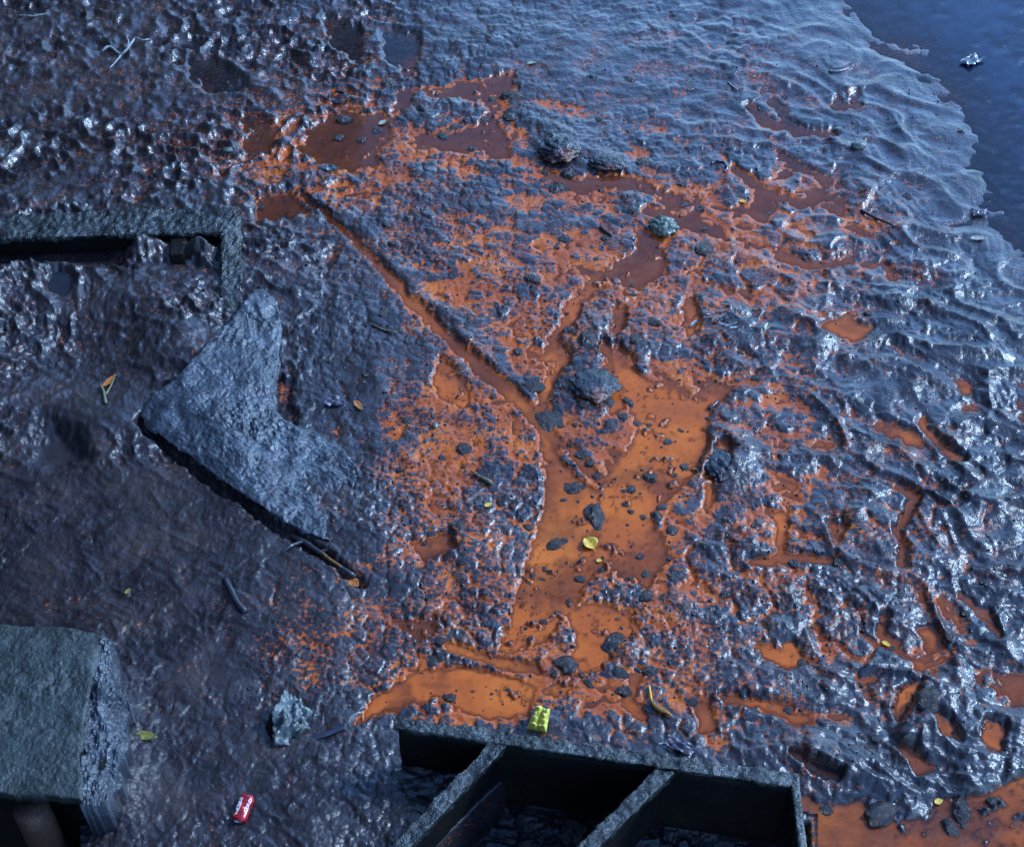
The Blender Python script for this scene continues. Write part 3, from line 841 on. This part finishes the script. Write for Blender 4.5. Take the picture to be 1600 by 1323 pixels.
# grit scattered through the slime: too small to pick apart
def grit():
    rs = np.random.RandomState(5)
    bm = bmesh.new(); bmesh.ops.create_icosphere(bm, subdivisions=1, radius=1)
    bv = np.array([v.co[:] for v in bm.verts]); bf = np.array([[q.index for q in f.verts] for f in bm.faces]); bm.free()
    P = []
    while len(P) < 5200:
        u, v = rs.uniform(350, 1600), rs.uniform(60, 1300)
        i = int((u - us[0]) / (us[1] - us[0])); j = int((v - vs[0]) / (vs[1] - vs[0]))
        if rs.rand() > zone[j, i] * 1.2 or river[j, i] > .1 or (v > 1110 and u < 1300): continue
        if h[j, i] < -.004 and rs.rand() < .75: continue
        x, y = ground(u, v, 0); P.append((x, y, max(h[j, i], 0), .0022 + .0055 * rs.rand() ** 2.5))
    P = np.array(P); n = len(P)
    sc = P[:, 3][:, None, None] * (np.array([1, 1, .7]) * (1 + .35 * rs.uniform(-1, 1, (n, 1, 3)))) * (1 + .18 * rs.uniform(-1, 1, (n, len(bv), 1)))
    co = bv[None] * sc + P[:, None, :3]
    fs = (bf[None] + (np.arange(n) * len(bv))[:, None, None]).reshape(-1, 3)
    me = bpy.data.meshes.new('grit'); co = co.reshape(-1, 3)
    me.vertices.add(len(co)); me.vertices.foreach_set('co', co.astype(np.float32).ravel())
    me.loops.add(fs.size); me.loops.foreach_set('vertex_index', fs.astype(np.int32).ravel())
    me.polygons.add(len(fs)); me.polygons.foreach_set('loop_start', np.arange(0, fs.size, 3, dtype=np.int32))
    me.polygons.foreach_set('use_smooth', np.ones(len(fs), bool)); me.update(calc_edges=True)
    o = link('grit', me, M_STONE, mud); o['kind'] = 'stuff'
grit()

# ------------------------------------------------------------------ single rocks
def rock(u, v, ru, rv, hz, seed, mat, label, strata=0.0, rot=0.0, sub=5):
    p = on_mud(u, v + rv * .6); d = (p - cam.location).length / F
    bm = bmesh.new(); bmesh.ops.create_icosphere(bm, subdivisions=sub, radius=1)
    o_ = Vector((seed * 5.7, seed * 2.3, 1))
    for q in bm.verts:
        n = q.co.normalized()
        r = 1 + .22 * mnoise.noise(n * 1.2 + o_) + .24 * mnoise.noise(n * 3 + o_) + .12 * mnoise.noise(n * 7 + o_) + .06 * mnoise.noise(n * 16 + o_)
        c = n * r
        if strata:
            t = c.z * .8 + c.y * .45 + .12 * mnoise.noise(c * 2 + o_)
            c *= 1 + strata * math.sin(t * 21) + strata * .5 * math.sin(t * 47)
        q.co = Vector((c.x * ru * d, c.y * rv * d * 1.25, c.z * hz))
    me = bpy.data.meshes.new('rock'); bm.to_mesh(me); bm.free()
    me.polygons.foreach_set('use_smooth', [True] * len(me.polygons))
    o = link('rock', me, mat); o.location = p + Vector((0, 0, hz * .3)); o.rotation_euler = (0, 0, R(rot))
    return tag(o, label, 'rock')
rock(1036, 348, 23, 15, .040, 3, M_PALE, 'pale greenish-white wet rock beside a dull channel in the upper right', 0, -20)
rock(874, 218, 30, 26, .032, 5, M_STONE, 'dark rounded rock with white ridged layers near the top pools', .035, 10)
rock(950, 245, 28, 16, .016, 6, M_STONE, 'low dark layered rock just right of the ridged rock', .02, -10)
rock(1130, 712, 30, 30, .024, 8, M_STONE, 'large dark domed rock at the right shore of the orange pool', 0, 20)
rock(928, 585, 36, 28, .014, 9, M_STONE, 'broad dark rock standing at the head of the orange pool', .01, 0)
rock(1342, 225, 12, 6, .018, 12, M_PALE, 'small whitish flat stone on blue mud at the upper right', 0, 0, 3)
rock(680, 662, 5, 5, .009, 13, M_PALE, 'tiny white pebble in the orange slime left of the crack', 0, 0, 3)
rock(356, 233, 8, 4, .012, 14, M_PALE, 'small white stone at the edge of the dark upper left clods', 0, 0, 3)

# ------------------------------------------------------------------ litter and plant scraps
M_LEAFY = plain('yellow_leaf', (.85, .50, .06), .35, dirt=.3)
M_LEAFG = plain('green_leaf', (.26, .22, .04), .35)
M_LEAFO = plain('orange_leaf', (.50, .16, .03), .35)
M_LEAFW = plain('bleached_leaf', (.42, .40, .28), .4)
M_TWIG = plain('wet_twig', (.035, .035, .042), .22, .6, .4, 60)
M_STRAW = plain('straw', (.20, .17, .09), .3, .5, .3, 60)
M_WHITET = plain('bleached_twig', (.30, .33, .33), .3, .5, .3, 60)
M_POD = plain('brown_pod', (.30, .13, .015), .3, .5, .5, 80)
def leaf(name, u, v, L, W, rot, mat, label, cat='leaf', curl=.25, lift=.006, stem=True):
    """leaf blade of L x W survey units, pointing rot degrees anticlockwise from the right"""
    p = on_mud(u, v, lift); d = (p - cam.location).length / F
    l, w_ = L * d, W * d * 1.15
    n, m = 12, 6
    vv, ff = [], []
    for s_ in (0, 1):
        for i in range(n + 1):
            t = i / n
            wd = w_ * .5 * math.sin(math.pi * t ** .8) ** .8 + .0004
            for j in range(m + 1):
                q = j / m * 2 - 1
                z = curl * wd * abs(q) ** 1.4 + .12 * l * (t - .4) ** 2 + .10 * wd * mnoise.noise(Vector((u * .1 + t * 5, q * 2, 0)))
                vv.append(Vector(((t - .5) * l, q * wd, z - .0012 * s_)))
    k = (n + 1) * (m + 1)
    for i in range(n):
        for j in range(m):
            a = i * (m + 1) + j
            ff.append((a, a + m + 1, a + m + 2, a + 1)); ff.append((k + a, k + a + 1, k + a + m + 2, k + a + m + 1))
    rim = [j for j in range(m + 1)] + [i * (m + 1) + m for i in range(1, n + 1)] + [n * (m + 1) + j for j in range(m - 1, -1, -1)] + [i * (m + 1) for i in range(n - 1, 0, -1)]
    ff += [(rim[a], rim[(a + 1) % len(rim)], k + rim[(a + 1) % len(rim)], k + rim[a]) for a in range(len(rim))]
    r_ = root(name, p, label, cat); r_.rotation_euler = (0, 0, R(rot))
    link('blade', pydata('blade', vv, ff), mat, r_)
    if stem:
        link('stalk', tube_mesh([(-.5 * l, 0, .03 * l), (-.62 * l, .02 * l, .02 * l), (-.75 * l, .06 * l, 0)], .0014, 6), mat, r_)
    return r_
leaf('leaf', 921, 850, 26, 21, 120, M_LEAFY, 'bright yellow leaf floating in the middle of the orange pool', curl=.5)
leaf('leaf', 763, 790, 13, 7, 30, M_LEAFY, 'small yellow leaf scrap on dark mud left of the pool', stem=False)
leaf('leaf', 936, 877, 9, 6, 10, M_LEAFY, 'tiny yellow scrap just below the floating yellow leaf', stem=False)
leaf('leaf', 228, 1151, 36, 13, -8, M_LEAFG, 'olive green leaf lying right of the silted slab')
leaf('leaf', 1529, 374, 26, 8, 0, M_LEAFW, 'pale straw-coloured leaf on blue mud at the right edge', stem=False)
leaf('leaf', 553, 914, 20, 15, -40, M_LEAFO, 'orange leaf at the lower end of the black gap', stem=False, lift=.012)
leaf('leaf', 560, 635, 26, 9, -58, M_LEAFO, 'orange and cream leaf strip right of the tilted plate', stem=False)
leaf('leaf', 1160, 316, 12, 6, -20, M_LEAFY, 'small golden leaf fragment on the upper right mud', stem=False)
leaf('leaf', 1466, 1253, 14, 8, 20, M_LEAFY, 'small yellow leaf in the brown water at the lower right', stem=False)
leaf('leaf', 1384, 1007, 14, 6, -40, M_LEAFY, 'golden sliver in an orange rill on the right mud', stem=False)
leaf('leaf', 598, 193, 16, 8, 50, M_LEAFW, 'cream leaf tip beside the brown upper pool', stem=False)
leaf('leaf', 1198, 512, 18, 8, 70, M_LEAFW, 'cream folded leaf standing on blue mud', curl=.6)
leaf('leaf', 172, 598, 30, 9, 62, M_LEAFO, 'narrow rust-coloured leaf stuck in the left bank', stem=False, lift=.012)
leaf('leaf', 200, 925, 12, 6, 60, M_LEAFG, 'tiny olive scrap above the silted slab', stem=False)
leaf('leaf', 830, 100, 15, 6, 10, M_LEAFW, 'pale leaf fragment at the top middle', stem=False)
def twig(name, pts, r0, r1, mat, label, cat='twig', lift=.006, forks=()):
    P = along([on_mud(u, v, lift) for (u, v) in pts], 10)
    for i, q in enumerate(P): q += Vector((0, 0, .003 * mnoise.noise(q * 30)))
    d = (P[0] - cam.location).length / F
    if not forks:
        rr_ = root(name, P[0].copy(), label, cat)
        link('stem', tube_mesh(P, [d * (r0 + (r1 - r0) * i / 10) for i in range(11)], 7, rr_, 1, .2), mat, rr_)
    else:
        rr_ = root(name, P[0].copy(), label, cat)
        link('stem', tube_mesh(P, [d * (r0 + (r1 - r0) * i / 10) for i in range(11)], 7, rr_, 1, .2), mat, rr_)
        for f in forks:
            Q = along([on_mud(u, v, lift) for (u, v) in f], 8)
            link('fork', tube_mesh(Q, [d * r1 * (1 - .06 * i) for i in range(9)], 6, rr_, 1, .2), mat, rr_)
    return rr_
twig('twig', [(352, 905), (362, 925), (372, 945), (384, 957)], 4.5, 5, M_TWIG, 'thick dark blue stick on the lower left mud')
twig('twig', [(736, 738), (752, 748), (768, 756)], 1.8, 3.6, M_STRAW, 'greenish stick left of the orange pool', lift=.008)
twig('twig', [(582, 508), (598, 516), (620, 521)], 1.6, 1.4, M_STRAW, 'thin curved straw left of the long crack')
twig('twig', [(1345, 330), (1370, 343), (1398, 355)], 2.6, 1.6, M_TWIG, 'dark straight twig on the far right mud')
twig('twig', [(30, 26), (52, 27), (74, 23)], 1.6, 1.2, M_WHITET, 'pale thin twig in the top left corner')
twig('branch', [(160, 85), (172, 76), (190, 92), (200, 82), (212, 64)], 2.2, 1.6, M_WHITET, 'bleached forked branch on the upper left clods', 'branch', .02, [[(190, 92), (180, 104), (172, 112)], [(200, 82), (202, 70), (198, 60)], [(212, 64), (224, 68), (236, 66)]])
twig('twig', [(1137, 130), (1144, 136), (1152, 142)], 1.6, 1.4, M_WHITET, 'short whitish twig at the upper right')
twig('twig', [(1330, 672), (1348, 678), (1362, 683)], 1.3, 1.0, M_TWIG, 'thin dark twig on the blue mud mid right')
twig('twig', [(938, 356), (946, 363), (955, 369)], 3.2, 2.6, M_TWIG, 'stubby dark twig left of the pale rock')
twig('twig', [(1295, 112), (1310, 113), (1326, 108)], 1.6, 1.2, M_WHITET, 'pale thin straw at the top right')
twig('twig', [(1108, 640), (1116, 634), (1122, 628)], 3, 2.4, M_TWIG, 'dark splinter on the right shore of the orange pool')
twig('twig', [(1118, 752), (1120, 746), (1122, 738)], 2.4, 1.6, M_WHITET, 'pale splinter under the large domed rock')
twig('branch', [(455, 842), (475, 850), (500, 868), (530, 890), (556, 906)], 5, 3.5, M_TWIG, 'dark broken branch lying in the black gap below the plate', 'branch', .02, [[(475, 850), (455, 858), (440, 868)], [(500, 868), (515, 862), (530, 868)]])
twig('twig', [(505, 872), (520, 884), (534, 893)], 2.4, 1.8, M_POD, 'brown splinter beside the broken branch in the gap', lift=.03)
# seed pod on a stalk
sp_ = root('seed_pod', on_mud(1018, 1100, .004), 'brown and yellow seed pod on a bent stalk above the steel box', 'seed pod')
P = along([on_mud(u, v, .008) for (u, v) in [(1014, 1073), (1016, 1085), (1018, 1098)]], 6)
link('stalk', tube_mesh(P, [.004] * 7, 7, sp_), M_LEAFY, sp_)
P = along([on_mud(u, v, .010) for (u, v) in [(1017, 1098), (1026, 1108), (1038, 1114), (1050, 1121)]], 10)
link('pod', tube_mesh(P, [.0035 + .008 * math.sin(math.pi * (.08 + .86 * i / 10)) for i in range(11)], 9, sp_, .7, .3), M_POD, sp_)
# split stick in the left bank
tw = twig('split_stick', [(166, 632), (163, 615), (158, 604)], 2.6, 2.0, M_STRAW, 'split yellowish stick forming a V in the left bank', 'stick', .012, [[(166, 620), (174, 606), (180, 592)]])

# rings of tyre rubber or hose
M_RUBBER = plain('wet_rubber', (.03, .035, .045), .15, .7, .3, 40)
def ring(u, v, r, label, arc=(0, 360), th=.006):
    p = on_mud(u, v, .004); d = (p - cam.location).length / F
    n = 28
    P = [Vector((r * d * math.cos(R(arc[0] + (arc[1] - arc[0]) * i / n)), r * d * 1.3 * math.sin(R(arc[0] + (arc[1] - arc[0]) * i / n)), .003 * math.sin(i))) for i in range(n + 1)]
    o = link('hose_ring', tube_mesh(P, th, 8), M_RUBBER); o.location = p
    return tag(o, label, 'hose')
ring(527, 152, 12, 'wet black hose ring at the top left of the pools', (150, 470))
ring(1123, 262, 12, 'curved piece of dark hose on the upper right mud', (-60, 150))

# ------------------------------------------------------------------ crushed red drink can
def red_can():
    p = on_mud(381, 1266, .0); L, r = .116, .032
    c = root('drink_can', p + Vector((0, 0, .024)), 'crushed red and white drink can on the lower left mud', 'can')
    m, nt, b = new_mat('red_can_paint')
    n = noise_node(nt, 40, 3)
    rr_ = ramp(nt, n.outputs[0], [(.3, (.42, .006, .015)), (.7, (.62, .012, .02))])
    dn_ = noise_node(nt, 60, 5, .7); df = ramp(nt, dn_.outputs[0], [(.47, (0, 0, 0)), (.60, (.85, .85, .85))])
    nt.links.new(mixc(nt, df.outputs[0], rr_.outputs[0], (.03, .026, .03)), b.inputs['Base Color']); b.inputs['Roughness'].default_value = .22; b.inputs['Metallic'].default_value = .25
    alu = plain('can_aluminium', (.55, .56, .58), .3); alu.node_tree.nodes['Principled BSDF'].inputs['Metallic'].default_value = .9
    white = plain('white_print', (.85, .83, .80), .3, .5, .05); yel = plain('yellow_print', (.75, .50, .08), .3, .5, .1)
    def surf(t, a, off=0.0):
        prof = [(-.5, .62), (-.47, .80), (-.43, 1.0), (.40, 1.0), (.46, .82), (.49, .76), (.5, .74)]
        q = np.interp(t, [k[0] for k in prof], [k[1] for k in prof])
        dent = 1 - .38 * math.exp(-((t - .02) / .16) ** 2) * max(0, math.cos(a - 1.0)) ** 2 - .14 * math.exp(-((t + .22) / .1) ** 2) * max(0, math.cos(a - 2.2)) ** 2
        rad = r * q * dent * (1 + .05 * mnoise.noise(Vector((t * 14, math.cos(a) * 2, math.sin(a) * 2)))) + off
        return Vector((rad * math.cos(a), t * L, rad * math.sin(a) * .86))
    nL, nA = 40, 40
    vv = [surf(-.5 + i / nL, 2 * math.pi * j / nA) for i in range(nL + 1) for j in range(nA)]
    ff = [(i * nA + j, (i + 1) * nA + j, (i + 1) * nA + (j + 1) % nA, i * nA + (j + 1) % nA) for i in range(nL) for j in range(nA)]
    body = link('body', pydata('body', vv, ff), m, c)
    for s_, nm in ((-1, 'base'), (1, 'lid')):
        ring_ = [surf(.5 * s_, 2 * math.pi * j / nA) for j in range(nA)]
        vv = ring_ + [q * .82 + Vector((0, s_ * (-.004) + ring_[0].y * .18, 0)) for q in ring_] + [Vector((0, ring_[0].y - s_ * .004, 0))]
        ff = [(j, (j + 1) % nA, nA + (j + 1) % nA, nA + j) for j in range(nA)] + [(nA + j, nA + (j + 1) % nA, 2 * nA) for j in range(nA)]
        link(nm, pydata(nm, vv, ff), alu, c)
    # lettering running along the can: rows of curled white strokes
    def stroke(pts, wd, mat, nm):
        vv, ff = [], []
        for i, (t, a) in enumerate(pts):
            t2, a2 = pts[min(i + 1, len(pts) - 1)]; t1, a1 = pts[max(i - 1, 0)]
            dx, dy = (t2 - t1) * L, (a2 - a1) * r
            l = math.hypot(dx, dy) or 1
            nx, ny = -dy / l * wd / L, dx / l * wd / r
            vv += [surf(t + nx, a + ny, .0006), surf(t - nx, a - ny, .0006)]
            if i: k = 2 * i; ff.append((k - 2, k - 1, k + 1, k))
        link(nm, pydata(nm, vv, ff), mat, body)
    for a0 in (.95, 2.25):
        for k in range(6):
            t = .28 - k * .105
            if a0 > 2 or k < 5:
                pts = [(t + .045 * math.cos(x * 1.05 + k), a0 + .20 * math.sin(x * (1.0 + .12 * (k % 3)))) for x in np.linspace(.2, 5.4, 12)]
                stroke(pts, .0022, white, 'lettering')
        stroke([(.33, a0 - .16), (.1, a0 - .26), (-.15, a0 - .20), (-.34, a0 - .08)], .0016, white, 'swash')
    stroke([(-.26, 2.35), (-.30, 2.5), (-.36, 2.42)], .005, yel, 'yellow_mark')
    c.rotation_euler = (R(4), R(6), R(-14)); c.scale = (.80, .80, .58); c.location.z -= .010
red_can()

# ------------------------------------------------------------------ ribbed yellow-green wrapper behind the rim of the box
def wrapper():
    p = on_mud(841, 1130, .0)
    c = root('ribbed_wrapper', p, 'yellow-green ribbed plastic wrapper standing behind the rim of the steel box', 'wrapper')
    m = plain('yellow_plastic', (.80, .70, .10), .25, .5, .3, 25, dirt=.25)
    m.node_tree.nodes['Principled BSDF'].inputs['Transmission Weight'].default_value = .0
    n = 36; vv, ff = [], []
    for s_ in (0, 1):
        for j in range(n + 1):
            for i in range(n + 1):
                a, b = i / n, j / n
                wd = .088 * (1 - .28 * b)
                x = (a - .5) * wd + .012 * b; y = (b - .5) * .095
                pil = abs(math.sin(a * 2 * math.pi)) ** .6 * (.6 + .4 * abs(math.sin(b * 4 * math.pi + .4)) ** .5)
                e = min(a, 1 - a, b, 1 - b)
                z = .016 + .020 * pil * min(1, e * 8) + .006 * mnoise.noise(Vector((a * 5, b * 5, 2))) + .05 * b
                vv.append((x, y + .006 * math.sin(a * 6.3) * b, z if s_ == 0 else z * .15 + .03 * b - .004))
    k = (n + 1) ** 2
    for j in range(n):
        for i in range(n):
            q = j * (n + 1) + i
            ff.append((q, q + 1, q + n + 2, q + n + 1)); ff.append((k + q, k + q + n + 1, k + q + n + 2, k + q + 1))
    rim = list(range(n + 1)) + [j * (n + 1) + n for j in range(1, n + 1)] + [n * (n + 1) + i for i in range(n - 1, -1, -1)] + [j * (n + 1) for j in range(n - 1, 0, -1)]
    ff += [(rim[q], k + rim[q], k + rim[(q + 1) % len(rim)], rim[(q + 1) % len(rim)]) for q in range(len(rim))]
    link('pouch', pydata('pouch', vv, ff), m, c)
    wt = plain('white_flash', (.8, .82, .6), .3)
    for (a, b) in ((.3, .85), (.2, .45)):
        link('seam', tube_mesh([((a - .5) * .088, (b - .5) * .095 - .006, .04 + .05 * b), ((a - .4) * .088, (b - .5) * .095, .042 + .05 * b), ((a - .3) * .088, (b - .5) * .095 - .004, .04 + .05 * b)], .0016, 6), wt, c)
    c.rotation_euler = (0, 0, R(-12)); c.scale = (.78, .72, .8)
wrapper()

# ------------------------------------------------------------------ crumpled grey sheet and the strip under it
M_FOIL = caked_material('crumpled_plastic', (.03, .035, .036), (.14, .165, .165), (.34, .39, .38), (.12, .28), .8)
def crumple():
    c = root('crumpled_sheet', on_mud(455, 1150, .0), 'crumpled silver-grey plastic sheet on the mud above the red can', 'sheet')
    B = [(428, 1168, .05), (455, 1162, .04), (485, 1140, .03), (496, 1122, .025)]
    T = [(444, 1083, .09), (462, 1090, .07), (482, 1103, .05), (499, 1112, .03)]
    L = [(428, 1168, .05), (426, 1140, .085), (425, 1112, .10), (444, 1083, .09)]
    Rr = [(496, 1122, .025), (499, 1112, .03)]
    link('top_fold', patch_mesh(B, T, L, Rr, 26, 24, .02, .035, 22, .02, c, .004, 21, .008), M_FOIL, c)
    L2 = [(430, 1170, .05), (427, 1140, .083), (426, 1112, .097)]
    link('side_fold', patch_mesh([(412, 1142, .02), (420, 1158, .02), (430, 1172, .02)], [(424, 1113, .09), (427, 1140, .08), (429, 1168, .048)],
         [(412, 1142, .02), (424, 1113, .09)], [(430, 1172, .02), (429, 1168, .048)], 24, 20, .01, .006, 14, .004, c, .002, 23), M_BLACK, c)
    s_ = root('plastic_strip', on_mud(490, 1152, .0), 'dark blue strip running right from under the crumpled sheet', 'strip')
    P = [(455, 1166), (482, 1154), (510, 1145), (540, 1132)]
    link('band', patch_mesh([(u, v + 5, .03 + .004 * k) for k, (u, v) in enumerate(P)], [(u + 1, v - 4, .03 + .004 * k) for k, (u, v) in enumerate(P)],
         [(455, 1171, .03), (456, 1162, .03)], [(540, 1137, .042), (541, 1128, .042)], 40, 6, .006, .003, 10, .001, s_, .001, 25), plain('blue_strip', (.03, .035, .06), .2, .6), s_)
crumple()
def scrap(u, v, L, W, rot, mat, label, cat='plastic scrap'):
    p = on_mud(u, v, .004); d = (p - cam.location).length / F
    n, m = 16, 10; vv, ff = [], []
    for s_ in (0, 1):
        for j in range(m + 1):
            for i in range(n + 1):
                a, b = i / n - .5, j / m - .5
                q = Vector((a * 4 + u, b * 4 + v, 0))
                x = a * L * d * (1 + .3 * mnoise.noise(Vector((0, b * 3, u)))); y = b * W * d * 1.2 * (1 + .35 * mnoise.noise(Vector((a * 3, 0, v))))
                vv.append((x, y, .012 + .016 * mnoise.noise(q) + .008 * mnoise.noise(q * 2.7) - .0015 * s_))
    k = (n + 1) * (m + 1)
    for j in range(m):
        for i in range(n):
            q = j * (n + 1) + i
            ff.append((q, q + 1, q + n + 2, q + n + 1)); ff.append((k + q, k + q + n + 1, k + q + n + 2, k + q + 1))
    o = link('plastic_scrap', pydata('scrap', vv, ff), mat); o.location = p; o.rotation_euler = (0, 0, R(rot))
    return tag(o, label, cat)
M_LILAC = plain('lilac_plastic', (.13, .11, .15), .18, .6, .4, 50)
M_CLEAR = plain('grey_film', (.13, .15, .17), .12, .7, .5, 50)
scrap(1062, 1168, 44, 16, -28, M_LILAC, 'shiny lilac plastic scrap against the rim of the steel box')
scrap(522, 630, 30, 14, 5, M_LILAC, 'pale lilac plastic scrap right of the tilted plate')
scrap(515, 266, 26, 12, -20, M_CLEAR, 'crumpled clear plastic scrap left of the brown pool')
scrap(1518, 97, 34, 16, 40, M_CLEAR, 'pale crumpled scrap in the blue water at the top right')
scrap(1530, 335, 22, 12, 0, M_LILAC, 'lilac-grey scrap near the right edge above the pale leaf')
# heap of dry leaves on the right
hp = root('leaf_litter', on_mud(1125, 500, .0), 'heap of wet grey leaves and straw right of the rocks', 'leaf heap')
random.seed(4)
me_leaf = None
for k in range(34):
    u, v = random.gauss(1125, 19), random.gauss(500, 17)
    q = on_mud(u, v, .006 + .012 * random.random()) - hp.location
    if me_leaf is None:
        me_leaf = pydata('leaf_blade', [(-.5, 0, 0), (-.2, -.13, .05), (.2, -.12, .05), (.5, 0, .02), (.2, .12, .06), (-.2, .13, .06), (-.2, 0, 0), (.2, 0, .01)],
                         [(0, 1, 6), (1, 2, 7, 6), (2, 3, 7), (3, 4, 7), (4, 5, 6, 7), (5, 0, 6)])
        me_leaf.materials.append(M_CLEAR)
    o = bpy.data.objects.new('leaf_blade', me_leaf); col.objects.link(o); o.parent = hp
    o.location = q; l = random.uniform(.03, .07); o.scale = (l, l * random.uniform(.5, 1.1), l)
    o.rotation_euler = (random.uniform(-.6, .6), random.uniform(-.5, .5), random.uniform(0, 6.28))
